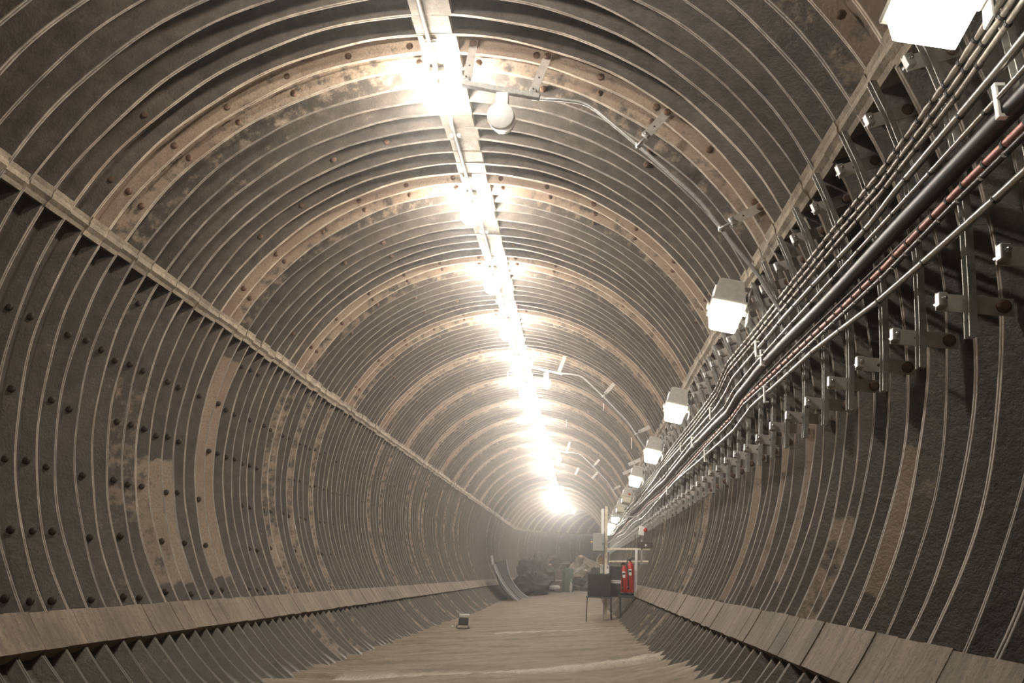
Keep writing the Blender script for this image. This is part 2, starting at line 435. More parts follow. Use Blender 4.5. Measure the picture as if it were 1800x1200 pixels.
pairs = [(lamp_s[i], lamp_s[i+1]) for i in range(len(lamp_s)-1)]
for a, e in pairs:
    if e < 3 or a > 30: continue
    b = MB(); s0, s1 = a+.62, e-.28; xo = CX-.03+.02*random.uniform(-1, 1)
    pts = [bend(s0-.05, xo, CZ+2.49), bend(s0+.05, xo, CZ+2.455), bend((s0+s1)/2, xo+.005, CZ+2.45), bend(s1-.08, xo, CZ+2.455), bend(s1+.02, xo, CZ+2.44), bend(s1+.18, CX-.045, CZ+2.46)]
    j = vis.index(e) if e in vis else 0
    o = thing('conduit_pipe', 'galvanised conduit along the crown before the %s globe lamp' % (ORD[j] if j < 14 else 'far'), 'pipe',
              bend(s0, xo, CZ+2.45), 'conduits between the crown lamps')
    loc = Vector(o.location); b.tube([Vector(p)-loc for p in pts], .017, 'galvanised', 8); b.build('pipe', o)
    for ss in (s0+.25, s1-.1):
        b = MB(); b.box(Vector(bend(ss, xo, CZ+2.475))-loc, (.09, .03, .02), 'zinc_plate'); b.build('saddle', o)

# ------------------------------------------------------------------ straps
def strap(parent, s, th, r0=2.58, r1=2.34, wd=.055, name='strap', clamp=True, off=.022):
    "flat zinc strap bolted to a flange face, pointing inwards; its thing is parented with identity rotation"
    loc = parent.matrix_world.translation if parent.parent is None and not hasattr(parent, '_') else Vector((0, 0, 0))
    loc = Vector(parent.location)
    c, sn = math.cos(R_(th)), math.sin(R_(th))
    A = Vector((CX+c*r0, s-off, CZ+sn*r0)); B = Vector((CX+c*r1, s-off, CZ+sn*r1))
    def tp(p): return Vector(bend(p.y, p.x, p.z))-loc
    u = (B-A).normalized(); v = Vector((0, 1, 0)).cross(u)
    b = MB(); M = Matrix((u, Vector((0, 1, 0)), v)).transposed()
    b.box(tp((A+B)/2), ((B-A).length, .005, wd), 'zinc_plate', M)
    hole = (A+(B-A)*.62); b.lathe(tp(hole)+Vector((0, -.0026, 0)), (0, -1, 0), [(0, .007), (.001, .007)], 'dark_bolt', 8)
    st = b.build(name, parent)
    b = MB(); pb = A+u*.035
    b.lathe(tp(pb), (0, -1, 0), [(0, .024), (.014, .024), (.02, .015)], 'rust_bolt', 10, False); b.build('bolt_head', st)
    if clamp:
        b = MB(); q = tp(B-u*.012); b.box(q+Vector((0, -.018, 0)), (.03, .035, wd*.8), 'galvanised', M, .003)
        b.tube([q+Vector((0, -.05, 0)), q+Vector((0, .03, 0))], .007, 'chrome', 6); b.build('clamp', st)
    return A, B

# ------------------------------------------------------------------ cable hangers on the right
fl_s = [2.13, 5.45, 8.68, 11.72, 15.14, 18.4, 21.0, 24.2, 27.3, 30.5]
fl_xz = [(1.05, 1.68), (1.01, 1.78), (1.03, 1.72), (1.05, 1.68), (1.04, 1.69), (1.06, 1.62), (1.06, 1.6), (1.06, 1.57), (1.07, 1.53), (1.08, 1.5)]
def region(s):
    k = sum(1 for f in fl_s if f < s)
    names = ['first', 'second', 'third', 'fourth', 'fifth', 'sixth', 'seventh', 'eighth', 'ninth', 'tenth']
    if k == 0: return 'nearer than the first floodlight, right edge'
    if k >= 10: return 'beyond the farthest floodlight'
    return 'between %s and %s floodlights' % (names[k-1], names[k])
UP_T, LO_T = 18.7, -4.1
def channel_pts(s):
    return [(1.205, 2.04), (1.26, 1.88), (1.300, 1.72), (1.318, 1.5), (1.320, 1.25), (1.305, .98), (1.290, .80)]
for i in range(-12, 150, 2):
    s = P0+i*PITCH_S-rib_w[i]; fr_ = max(0, s-BEND)/RB
    if s < 2.2: continue
    o = thing('cable_hanger', 'galvanised strap and channel hanger ' + region(s), 'bracket', bend(s, 1.3, .95+ZO), 'cable hangers on the right wall')
    loc = Vector(o.location)
    strap(o, s, UP_T+random.uniform(-.3, .3), 2.59, 2.37, .062, 'upper_strap')
    strap(o, s, LO_T+random.uniform(-.3, .3), 2.52, 2.27, .062, 'lower_strap')
    b = MB(); cp = channel_pts(s); ds = .045; dx = random.uniform(-.008, .008)
    # U-section channel following the wall: web plus two lips
    for (xo, yo, ww, dd) in ((0, 0, .006, .04), (-.012, -.018, .022, .005), (-.012, .018, .022, .005)):
        vs = []; fs = []
        for (x, z) in cp:
            for (sx, sy) in ((-1, -1), (1, -1), (1, 1), (-1, 1)):
                p = bend(s-ds+yo+sy*dd/2, x+dx+xo+sx*ww/2, z+ZO); vs.append(Vector(p)-loc)
        for k in range(len(cp)-1):
            for q in range(4): fs.append((k*4+q, k*4+(q+1) % 4, k*4+4+(q+1) % 4, k*4+4+q))
        fs += [(3, 2, 1, 0), tuple(len(cp)*4-4+q for q in range(4))]
        b.add(vs, fs, 'channel')
    b.build('channel', o)

# ------------------------------------------------------------------ cables
KZ = 1.107
prof = {  # measured heights along the tunnel
 'c1': ([0, 2, 2.45, 3.16, 3.7, 5.6, 6.7, 7.3, 8.85, 11, 13.9, 17.7], [1.55, 1.55, 1.52, 1.51, 1.53, 1.57, 1.60, 1.52, 1.51, 1.53, 1.51, 1.54]),
 'c4': ([0, 2.2, 3, 3.3, 4.8, 5.6, 6.5, 6.8, 7.3, 8.9, 12.3, 14.5], [1.39, 1.37, 1.38, 1.37, 1.42, 1.43, 1.44, 1.40, 1.37, 1.38, 1.43, 1.38]),
 'c5': ([0, 2.1, 2.8, 4.45, 5.65, 6.4, 6.85, 8.9, 12, 15], [1.28, 1.27, 1.28, 1.31, 1.33, 1.32, 1.27, 1.30, 1.26, 1.29]),
 'c7': ([0, 2.5, 3.2, 5.2, 6.1, 6.6, 7.8, 12.3, 15], [1.14, 1.15, 1.14, 1.17, 1.19, 1.16, 1.15, 1.09, 1.13]),
 'c9': ([0, 2.3, 3.3, 4.2, 5.8, 6.5, 7.1, 10.7, 14.5], [1.04, 1.03, 1.04, 1.08, 1.10, 1.05, 1.05, 1.08, 1.0])}
def cable(base, dz, x, r, mat, name, label, cat='cable', ties=0.0, tie_mat='tape', bead=0.0, tie_r=1.25, seed=0, wig=.0012, parts=None):
    sp, zp = prof[base]; rs = random.Random(seed); b = MB()
    ph = [rs.uniform(0, 6) for _ in range(4)]
    def z_at(s):
        z = float(np.interp(s, sp, zp))*KZ
        if s > sp[-1]-1: z += .03*math.sin(s*.9+ph[0])*min(1, (s-sp[-1]+1)/3)
        z -= .0*s
        return z+dz+ZO+wig*math.sin(s*3.1+ph[1])
    def P(s): return bend(s, x+wig*math.sin(s*2.3+ph[3]), z_at(s))
    ss = list(np.arange(.3, 14, .06 if not bead else .03))+list(np.arange(14, 34, .25))+list(np.arange(34, 66, .8))
    rr = [r*(1+(bead if s < 7 else 0)*math.sin(s*2*math.pi/.11)) for s in ss]
    b.tube([P(s) for s in ss], rr, mat, 8)
    if ties:
        s = 1.2
        while s < 18:
            h = .012 if s < 10 else .02
            b.tube([P(s), P(s+h)], r*tie_r, tie_mat, 8, False); s += ties*rs.uniform(.85, 1.15)
    o = b.build(name, label=label, category=cat); return o
cable('c1', 0, 1.235, .011, 'cable_steel', 'armoured_cable', 'thin beaded armoured cable, topmost of the run on the right wall', ties=.11, bead=.18, seed=1)
cable('c1', -.035, 1.245, .011, 'cable_steel', 'armoured_cable', 'thin beaded armoured cable just under the topmost one on the right wall', ties=.13, bead=.12, seed=2)
cable('c1', -.085, 1.24, .010, 'cable_steel', 'armoured_cable', 'thin dark taped cable, third from the top of the cable run', ties=.16, seed=3)
cable('c4', 0, 1.24, .014, 'cable_silver', 'power_cable', 'smooth shiny silver cable directly under the three thin beaded cables', ties=.42, seed=4, tie_r=1.1)
cable('c5', -.025, 1.262, .033, 'cable_gloss', 'power_cable', 'thickest black cable in the middle of the cable run', seed=5, wig=.003)
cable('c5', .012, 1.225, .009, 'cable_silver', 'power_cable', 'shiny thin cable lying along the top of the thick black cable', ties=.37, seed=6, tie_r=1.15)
cable('c5', -.095, 1.27, .006, 'brown_steel', 'signal_cable', 'very thin dull brown cable above the pink cable', seed=7)
cable('c7', .01, 1.245, .013, 'cable_pink', 'fire_cable', 'dusty pink cable with regular dark ties low in the cable run', ties=.13, seed=8)
cable('c7', -.027, 1.238, .010, 'cable_black', 'signal_cable', 'thin black taped cable right under the pink cable', ties=.15, tie_mat='cable_silver', seed=9, tie_r=1.05)
cable('c9', 0, 1.235, .013, 'cable_silver', 'power_cable', 'bright silver cable, lowest of the cable run on the right wall', ties=.5, seed=10, tie_r=1.1)
# upright white cleat pins gripping the silver cables
for nm, base, s, dz in (('cable under the beaded ones', 'c4', 5.55, 0), ('cable under the beaded ones', 'c4', 9.9, 0), ('cable atop the black one', 'c5', 2.2, .01), ('cable atop the black one', 'c5', 5.4, .01),
                        ('cable atop the black one', 'c5', 8.9, .01), ('lowest cable', 'c9', 5.35, 0), ('lowest cable', 'c9', 8.0, 0), ('lowest cable', 'c9', 11.5, 0), ('cable under the beaded ones', 'c4', 7.6, 0)):
    sp, zp = prof[base]; z = float(np.interp(s, sp, zp))*KZ+dz+ZO
    b = MB(); b.box((1.222, s, z-.01), (.012, .02, .11), 'white_plastic', bev=.003); b.box((1.232, s, z+.045), (.03, .022, .01), 'white_plastic'); b.box((1.232, s, z-.06), (.03, .022, .01), 'white_plastic')
    b.build('cable_cleat', label='small white cleat on the %s, %s' % (nm, region(s)), category='clip', group='white cable cleats')

# ------------------------------------------------------------------ floodlights along the right spring line
def flood_parts(o, on=True, red=False):
    # local frame: -z is the way the lens points, y along the tunnel
    def frus(b, z0, a0, z1, a1, mat, shift=0):
        vs = [(sx*a0[0], sy*a0[1]+0, z0) for sx, sy in ((-1, -1), (1, -1), (1, 1), (-1, 1))]+[(sx*a1[0], sy*a1[1], z1) for sx, sy in ((-1, -1), (1, -1), (1, 1), (-1, 1))]
        b.add(vs, [(0, 1, 2, 3), (7, 6, 5, 4)]+[(k, 4+k, 4+(k+1) % 4, (k+1) % 4) for k in range(4)], mat)
    b = MB(); frus(b, .0, (.112, .108), .045, (.106, .100), 'housing_grey'); frus(b, .045, (.106, .100), .19, (.088, .084), 'housing_grey'); frus(b, .19, (.088, .084), .22, (.062, .058), 'housing_grey')
    b.box((-.100, 0, .11), (.012, .10, .09), 'white_plastic', bev=.003)
    b.build('housing', o)
    b = MB(); b.box((0, 0, -.008), (.25, .235, .022), 'housing_rim', bev=.006)
    for sx in (-1, 1):
        b.box((sx*.13, 0, -.01), (.02, .05, .03), 'housing_rim', bev=.004)
    b.build('rim', o)
    b = MB(); mt = 'flood_glass' if on else 'flood_glass_off'
    frus(b, -.15, (.080, .076), -.13, (.092, .088), mt); frus(b, -.13, (.092, .088), -.018, (.106, .10), mt); b.build('lens', o)
    if red:
        b = MB(); b.box((.04, -.112, .05), (.06, .02, .04), 'red_paint', bev=.004); b.build('warning_label', o)
    b = MB(); b.box((.15, 0, .06), (.012, .05, .34), 'galvanised', bev=.003); b.box((.12, 0, .20), (.07, .05, .01), 'galvanised'); b.build('mounting_bracket', o)
names = ['nearest', 'second', 'third', 'fourth', 'fifth', 'sixth', 'seventh', 'eighth', 'ninth', 'tenth']
fl_on = [1, 1, 1, 1, 1, 0, 0, 1, 1, 1]
for k, s in enumerate(fl_s):
    x, z = fl_xz[k]
    z += ZO+.06; ax = Vector((-.20, -.30, -1)).normalized()
    zz = -ax; yy = Vector((0, 1, 0)); yy = (yy-zz*yy.dot(zz)).normalized(); xx = yy.cross(zz)
    M = Matrix((xx, yy, zz)).transposed()
    st = 'glowing' if fl_on[k] else 'unlit'
    o = thing('floodlight', '%s square floodlight with grey housing on the right wall, %s from the camera' % (st, names[k]), 'lamp', (x, s, z), 'square floodlights on the right wall', M)
    o.scale = (1, 1, 1); flood_parts(o, fl_on[k], k == 5)
for s in ():
    M = Matrix.Identity(3); o = thing('floodlight', 'glowing square floodlight on the right wall behind the camera', 'lamp', (1.05, s, 1.72+ZO), 'square floodlights on the right wall', M); flood_parts(o)

# ------------------------------------------------------------------ bracket with drum sounder and its conduit, three times along the roof
def drum_set(i, lab, ths, drum=True, plate=None):
    s = P0+i*PITCH_S-rib_w[i]
    o = thing('sounder_bracket', 'zinc straps and cross bar under the crown, ' + lab, 'bracket', bend(s, -.6, 2.3+CZ-ZO), 'sounder brackets on the roof'); o.location = (-.6, s, CZ+2.1)
    loc = Vector(o.location)
    A1, B1 = strap(o, s, 84.3, 2.59, 2.24, .06); A2, B2 = strap(o, s, 71.9, 2.59, 2.24, .06)
    b = MB(); a = Vector((-.885, s-.045, CZ+2.20))-loc; e = Vector((-.33, s-.045, CZ+2.085))-loc; u = (e-a).normalized()
    M = Matrix((u, Vector((0, 1, 0)), u.cross(Vector((0, 1, 0))))).transposed()
    b.box((a+e)/2, ((e-a).length, .041, .041), 'galvanised', M, .004); b.build('cross_bar', o)
    if drum:
        d = thing('drum_sounder', 'round white drum-shaped unit hanging from the cross bar ' + lab, 'alarm', (-.59, s+.02, CZ+2.09), 'drum sounders')
        b = MB(); b.box((-.0, -.06, -.005-.03), (.085, .09, .10), 'white_plastic', bev=.006); b.build('neck', d)
        b = MB(); b.lathe((0, -.02, -.155), (.0, -.96, -.30), [(0, .085), (.01, .093), (.115, .093), (.125, .086)], 'white_plastic', 28); dr = b.build('drum', d)
        b = MB(); b.lathe((0, -.02, -.155), (0, .96, .30), [(-.005, .089), (.05, .089), (.055, .08)], 'chrome', 28); b.build('back_ring', d)
    q = thing('conduit_pipe', 'bent galvanised conduit down the roof from the drum unit ' + lab, 'pipe', (0, s, 3.0), 'conduits on the right of the roof')
    ql = Vector(q.location); y = s+.02
    pts = [(-.39, 3.21), (-.2, 3.20), (-.06, 3.18), (.01, 3.15), (.07, 3.105), (.37, 2.82), (.69, 2.50), (.76, 2.42), (.82, 2.34), (.94, 2.15), (1.07, 1.97), (1.13, 1.88), (1.18, 1.78), (1.25, 1.66), (1.285, 1.5), (1.285, 1.35)]
    b = MB(); b.tube([Vector((x_, y, z_+ZO))-ql for x_, z_ in pts], .014, 'galvanised', 8); b.build('pipe', q)
    for t, rr1 in ((50.4, 2.26), (29.6, 2.28)):
        st_ = thing('pipe_strap', 'zinc strap, %s of two on the bent conduit %s' % ('upper' if t > 40 else 'lower', lab), 'bracket', (CX+2.4*math.cos(R_(t)), s, CZ+2.4*math.sin(R_(t))), 'straps holding the bent conduits')
        A, B = strap(st_, s, t, 2.59, rr1+.05, .06)
        b = MB(); c, sn = math.cos(R_(t)), math.sin(R_(t)); pp = Vector((CX+c*rr1, y, CZ+sn*rr1))-Vector(st_.location)
        b.tube([pp+Vector((c*.05, -.03, sn*.05)), pp+Vector((-c*.03, -.02, -sn*.03))], .009, 'galvanised', 6); b.box(pp, (.05, .045, .03), 'galvanised', bev=.004); b.build('pipe_clamp', st_)
drum_set(1, 'beside the nearest globe lamp', None)
drum_set(41, 'beside the fifth globe lamp', None)
drum_set(86, 'at the tenth globe lamp', None)
for (i, t, lab) in ((64, 27, 'single loose zinc strap on the right of the roof above the fourth floodlight'), (55, 26, 'single zinc strap by the right spring bar above the third floodlight'),
                    (100, 50, 'faint single zinc strap far along the roof, right of the lamps'), (110, 66, 'tiny far zinc strap right of the farthest near-row lamps')):
    s = P0+i*PITCH_S-rib_w[i]; o = thing('pipe_strap', lab, 'bracket', (CX+2.4*math.cos(R_(t)), s, CZ+2.4*math.sin(R_(t)))); strap(o, s, t, 2.59, 2.26, .07)

# lime straws hanging from the roof
for (x, s, L_, lab) in ((-1.40, 14.6, .20, 'left of the lamps'), (-.62, 15.2, .13, 'just right of the lamps'), (.42, 15.0, .12, 'above the far sounder conduit'), (.97, 15.3, .22, 'longest one near the right spring line'), (-.35, 18.8, .16, 'small one far along')):
    zt = CZ+math.sqrt(2.5**2-(x-CX)**2); b = MB()
    b.tube([(x, s, zt+.03), (x+.003, s, zt-L_*.5), (x-.004, s, zt-L_*.8), (x, s, zt-L_)], [.009, .006, .005, .002], 'calcite', 6)
    b.build('lime_straw', label='thin white lime straw hanging from a rib, ' + lab, category='stalactite', group='lime straws')

# ------------------------------------------------------------------ services stand by the right wall
def at(px, py, Y):
    d = cf+cr*((px-900)/F_PX)+cu*((600-py)/F_PX); d = d*(Y/d.y); return Vector((d.x, Y, d.z+ZO))
YS = 14.2
st = thing('services_frame', 'pale timber and steel frame of posts and rails standing on the floor at right', 'frame', (.47, YS, floor_z(.47)))
SL = Vector(st.location)
def bar(name, p, q, t, mat, parent, L=SL, d=.04, bev=.003):
    p = Vector(p); q = Vector(q); u = (q-p).normalized(); y = Vector((0, 1, 0)); y = (y-u*y.dot(u)).normalized() if abs(u.y) < .9 else Vector((1, 0, 0))
    M = Matrix((u, y, u.cross(y))).transposed(); b = MB(); b.box((p+q)/2-L, ((q-p).length, d, t), mat, M, bev)
    return b.build(name, parent)
bz = floor_z(.47)-.02
bar('post', (.47, YS, bz), (.47, YS, at(1065, 890, YS).z), .048, 'timber_pale', st)
bar('post', (.44, YS+.04, bz), (.44, YS+.04, at(1060, 1045, YS).z), .022, 'galvanised', st)
bar('trunking', at(1059.5, 952, YS-.03), at(1059.5, 894, YS-.03), .05, 'white_plastic', st)
bar('rail', at(1067, 907.5, YS), at(1123, 908, YS), .025, 'galvanised', st)
bar('rail', at(1067, 903, YS+.03), at(1107, 903, YS+.03), .012, 'galvanised', st)
bar('rail', at(1067, 964.5, YS), at(1143, 965, YS), .032, 'timber_pale', st)
bar('rail', at(1070, 986.5, YS), at(1140, 986.5, YS), .03, 'timber_pale', st)
bar('rail', at(1070, 989, YS+.03), at(1138, 990, YS+.03), .02, 'galvanised', st)
bar('short_post', at(1118.7, 964, YS-.03), at(1117, 1041.5, YS-.03), .042, 'white_plastic', st)
bar('thin_post', at(1116.5, 940, YS+.02), at(1116.5, 965, YS+.02), .015, 'brown_steel', st)
bar('slotted_bar', at(1128, 948, YS), at(1128, 992, YS), .03, 'zinc_plate', st)
b = MB(); b.box(at(1133, 957.5, YS-.02)-SL, (.27, .05, .10), 'brown_steel', bev=.006); b.lathe(at(1136, 959, YS-.045)-SL, (0, -1, 0), [(0, .03), (.004, .03)], 'galvanised', 12); b.build('pipe_plate', st)
e = thing('electrical_enclosure', 'grey electrical box fixed to the left side of the services frame', 'box', at(1052, 953, YS-.08))
b = MB(); b.box((0, 0, 0), (.19, .12, .30), 'enclosure', bev=.008); b.build('body', e)
b = MB(); b.box((.015, -.065, 0), (.15, .012, .28), 'enclosure', bev=.004); d_ = b.build('door', e)
b = MB(); b.box((.07, -.076, -.02), (.012, .012, .03), 'chrome', bev=.002); b.build('latch', d_)
b = MB(); b.tube([(-.095, 0, .0), (-.135, 0, .0)], .014, 'yellow_label', 8); b.build('gland', e)
b = MB(); pts = [at(px, py, YS-.05) for px, py in ((1060, 969), (1051, 979), (1049, 984), (1052, 991), (1061, 993))]; b.tube(pts, .005, 'timber_pale', 6)
b.build('hanging_lead', label='pale looped lead hanging below the grey electrical box', category='cable')
b = MB(); q = at(1056.5, 985, YS-.01); b.box(q, (.10, .03, .15), 'sheet_tan', bev=.01); b.build('canvas_bag', label='small brown bag behind the looped lead on the frame post', category='bag')
for px, nm in ((1057.5, 'left'), (1068, 'right')):
    b = MB(); q = at(px, 1000, YS-.06); b.box(q, (.05, .03, .14), 'white_plastic' if nm == 'right' else 'zinc_plate', bev=.004); b.box(q+Vector((0, -.017, .03)), (.03, .004, .04), 'enclosure')
    b.build('switch_box', label='small pale switch box on the frame post above the black table, %s of the pair' % nm, category='box', group='pair of switch boxes')
a = thing('alarm_beacon', 'white alarm unit with a red beacon above the frame at right', 'alarm', at(1130, 933, YS-.05))
b = MB(); b.box((-.02, 0, 0), (.09, .07, .15), 'white_plastic', bev=.008, M=Matrix.Rotation(.15, 3, 'Y')); b.build('body', a)
b = MB(); b.lathe((.025, -.0, .015), (1, -.5, 0), [(0, .04), (.03, .04), (.05, .028)], 'red_paint', 16); b.build('beacon', a)
# black covered table with thin legs
tz = at(1053, 1048, YS-.25).z; tx = at(1053, 1048, YS-.25).x
t = thing('side_table', 'small table under a black cover with thin legs in front of the frame post', 'table', (tx, YS-.25, floor_z(tx)))
TL = Vector(t.location); top = at(1053, 1008, YS-.25).z
b = MB(); b.box((0, 0, (tz+top)/2-TL.z), (.385, .36, top-tz), 'black_cloth', bev=.012); b.build('cover', t)
b = MB(); b.box((0, 0, tz-TL.z-.008), (.43, .40, .022), 'dark_board', bev=.004); b.build('tabletop', t)
for sx in (-1, 1):
    for sy in (-1, 1):
        b = MB(); xx_ = tx+sx*.2; b.tube([(sx*.195, sy*.17, tz-TL.z-.01), (sx*.205, sy*.17, floor_z(xx_)-TL.z-.01)], .008, 'brown_steel', 6); b.build('leg', t)
# dark board with a white label strip
q = at(1083, 1022, YS+.12)
o = thing('notice_board', 'dark board with a narrow white label strip between black table and extinguishers', 'board', q)
b = MB(); b.box((0, 0, 0), (.22, .02, .50), 'dark_board', bev=.003); b.build('panel', o)
b = MB(); b.box((-.005, -.0125, .0), (.165, .004, .05), 'white_plastic')
for k in range(9): b.box((-.07+k*.016, -.0155, 0), (.009, .001, .016), 'black_rubber')
b.build('label_strip', o)
# fire extinguishers
def extinguisher(loc, label, h=.50, r=.062):
    e = thing('fire_extinguisher', label, 'fire extinguisher', loc, 'fire extinguishers')
    b = MB(); b.lathe((0, 0, 0), (0, 0, 1), [(0, r*.96), (.045, r)], 'black_rubber', 20); b.build('foot_ring', e)
    b = MB(); b.lathe((0, 0, .035), (0, 0, 1), [(0, r*.9), (.012, r), (h-.16, r), (h-.115, r*.9), (h-.085, r*.62), (h-.07, .022), (h-.05, .02)], 'red_paint', 24); bd = b.build('cylinder', e)
    b = MB(); b.box((-.01, -r-.001, h*.66), (.055, .006, .10), 'white_plastic', bev=.002); b.box((-.01, -r-.005, h*.69), (.045, .002, .03), 'black_rubber'); b.build('label_plate', bd)
    b = MB(); b.box((0, 0, h+.0), (.03, .03, .04), 'black_rubber', bev=.004); b.box((.02, 0, h+.035), (.11, .018, .012), 'black_rubber', M=Matrix.Rotation(-.35, 3, 'Y')); b.box((.02, 0, h+.012), (.10, .018, .01), 'black_rubber'); b.build('valve_handle', e)
    b = MB(); b.tube([(-.015, 0, h), (-.05, -.03, h+.01), (-r-.005, -.04, h-.07), (-r*.7, -r-.01, h-.2), (-r*.6, -r-.012, h*.25)], .011, 'black_rubber', 8)
    b.lathe((-r*.6, -r-.012, h*.27), (0, 0, -1), [(0, .013), (.05, .017), (.055, .012)], 'black_rubber', 10); b.build('hose', e)
    return e
q = at(1108, 1046, YS-.12); extinguisher(q, 'taller red fire extinguisher with black hose standing beside the white short post', .56, .062)
q2 = at(1097, 1045.5, YS-.0); extinguisher(q2, 'red fire extinguisher with yellow label, left behind the taller one', .50, .056)
b = MB(); b.box(Vector(((q.x+q2.x)/2+.02, YS-.06, q.z-.022)), (.34, .3, .04), 'dark_board', bev=.004)
for sx in (-1, 1):
    xx_ = (q.x+q2.x)/2+sx*.12; zt = q.z-.04; zb = floor_z(xx_)-.02
    b.box(((q.x+q2.x)/2+.02+sx*.14, YS-.06, (zt+zb)/2), (.03, .26, zt-zb), 'dark_board')
b.build('extinguisher_stand', label='low dark stand carrying the two red fire extinguishers', category='stand')

# ------------------------------------------------------------------ small lamp base left on the floor
q = at(812, 1105, 13.6); gx = q.x
o = thing('work_light', 'small dark battery work light with a white top on the floor at left', 'lamp', (gx, 13.6, floor_z(gx)+.0))
b = MB(); b.box((.02, 0, .11), (.15, .11, .11), 'dark_board', bev=.012); b.build('battery_body', o)
b = MB(); b.box((.03, 0, .20), (.165, .12, .055), 'rag_white', bev=.01); b.build('head', o)
b = MB(); b.tube([(-.09, -.05, .03), (-.07, -.06, .012), (.09, -.06, .012), (.12, -.02, .02), (.12, .05, .02)], .009, 'brown_steel', 6); b.tube([(-.06, 0, .06), (-.09, -.05, .03)], .007, 'brown_steel', 6); b.tube([(.09, 0, .06), (.12, -.02, .02)], .007, 'brown_steel', 6); b.build('stand_frame', o)
b = MB(); b.box((0, 0, .0), (.05, .04, .03), 'rag_white', bev=.01, M=Matrix.Rotation(.3, 3, 'Y')); w_ = b.build('paper_scrap', label='tiny white scrap of paper lying left of the work light', category='litter'); w_.location = (gx-.17, 13.65, floor_z(gx-.17)+.04)
for (px, py, Y) in ((1070, 1110, 11.5), (1001, 1091, 13.8), (941, 1055, 25)):
    b = MB(); q = at(px, py, Y); z = floor_z(q.x)+.015; b.box((0, 0, 0), (.02, .02, .012), 'rag_white', bev=.003); w_ = b.build('white_pebble', label={11.5: 'tiny white stone on the floor right of the timber post foot', 13.8: 'tiny white stone in the middle of the mud floor', 25: 'tiny white stone near the foot of the leaning panels'}[Y], category='stone'); w_.location = (q.x, Y, z)

# ------------------------------------------------------------------ leaning liner panels on the left, far
def lean_panel(A0, A1, B0, B1, bulge, thick, mat, edge, label):
    "curved plate between two edge curves: A (near, foot to top) and B (far, foot to top)"
    n = 12; b = MB(); vs = []; mids = []
    base = Vector(A0)
    for (p0, p1) in ((A0, A1), (B0, B1)):
        p0 = Vector(p0); p1 = Vector(p1); d = p1-p0; nn = Vector((-d.z, 0, d.x)).normalized()
        if nn.x > 0: nn = -nn
        mids.append([p0+d*(k/n)+nn*bulge*4*(k/n)*(1-k/n)-base for k in range(n+1)])
    t_ = Vector((-.7, 0, -.7))*thick
    for k in range(n+1): vs += [mids[0][k], mids[1][k], mids[1][k]+t_, mids[0][k]+t_]
    fs = []
    for k in range(n):
        for q_ in range(4): fs.append((k*4+q_, k*4+(q_+1) % 4, k*4+4+(q_+1) % 4, k*4+4+q_))
    fs += [(3, 2, 1, 0), tuple(n*4+q_ for q_ in range(4))]
    b.add(vs, fs, mat)
    e_ = thing('liner_panel', label, 'panel', base, 'curved liner panels leaning on the left wall'); b.build('plate', e_)
    for m_, em in zip(mids, edge):
        b2 = MB(); b2.tube(m_, .024, em, 6, False); b2.build('flange_edge', e_)
fz = floor_z
def foot(px, py, Y):
    q = at(px, py, Y); return Vector((q.x, Y, floor_z(q.x)))
lean_panel(foot(911, 1056, 27), at(868, 993, 27), foot(916, 1056, 28), at(872, 990, 28), .10, .02, 'panel_dark', ('panel_edge', 'panel_dark'), 'narrow curved liner panel on the left wall, nearest of the leaning ones')
lean_panel(foot(904, 1056, 28.2), at(872, 988, 28.2), foot(929, 1052, 30), at(890, 983, 30), .20, .03, 'panel_dark', ('panel_dark', 'panel_edge'), 'wide dark curved liner panel behind the narrow one on the left wall')
q = at(865.5, 984, 27.0); b = MB(); b.box((0, 0, 0), (.07, .04, .30), 'panel_edge', bev=.004, M=Matrix.Rotation(-.18, 3, 'Y')); w_ = b.build('metal_plate', label='short pale plate at the top end of the leaning liner panels', category='plate'); w_.location = q

# ------------------------------------------------------------------ debris heap at the bend
def blob(name, px, py, Y, sx, sy, sz, mat, label, cat, seed, n=14, spiky=.35, on_floor=True):
    rr = random.Random(seed); q = at(px, py, Y); b = MB(); vs = []; fs = []; m_ = n//2
    ph = [(rr.uniform(0, 6), rr.uniform(0, 6), rr.uniform(.5, 1)) for _ in range(5)]
    for i in range(m_+1):
        f = math.pi*i/m_
        for k in range(n):
            t_ = 2*math.pi*k/n
            r = 1+spiky*sum(c_*math.sin(a_+t_*(j+1)+f*(j+2))*math.sin(b_+f*(j+1)) for j, (a_, b_, c_) in enumerate(ph))*.35+rr.uniform(-.08, .08)
            vs.append((sx*r*math.sin(f)*math.cos(t_), sy*r*math.sin(f)*math.sin(t_), sz*r*math.cos(f)))
    for i in range(m_):
        for k in range(n): fs.append((i*n+k, (i+1)*n+k, (i+1)*n+(k+1) % n, i*n+(k+1) % n))
    b.add(vs, fs, mat); o = b.build(name, label=label, category=cat); o.location = q; return o
H = 37.0
blob('rubble_heap', 940, 1030, 33.5, .62, .8, .50, 'rubble_dark', 'dark low heap of sacks and scrap right of the leaning panels', 'rubble', 1, 26, .8)
blob('rubble_heap', 938, 1018, 36.2, .85, .8, .80, 'rubble_dark', 'taller dark heap of scrap behind the leaning panels', 'rubble', 2, 26, .8)
blob('rubble_heap', 963, 1016, 38.2, 1.0, .9, .85, 'rubble_dark', 'dark heap at the bend left of the green locker', 'rubble', 3, 26, .8)
blob('rubble_heap', 1024, 1018, 38.6, .95, .9, .70, 'rubble_brown', 'brown heap of broken boards at the bend behind the black table', 'rubble', 4, 26, .9)
blob('rubble_heap', 1040, 1028, 36.5, .6, .7, .52, 'rubble_dark', 'dark low heap directly left of the black table', 'rubble', 5, 22, .8)
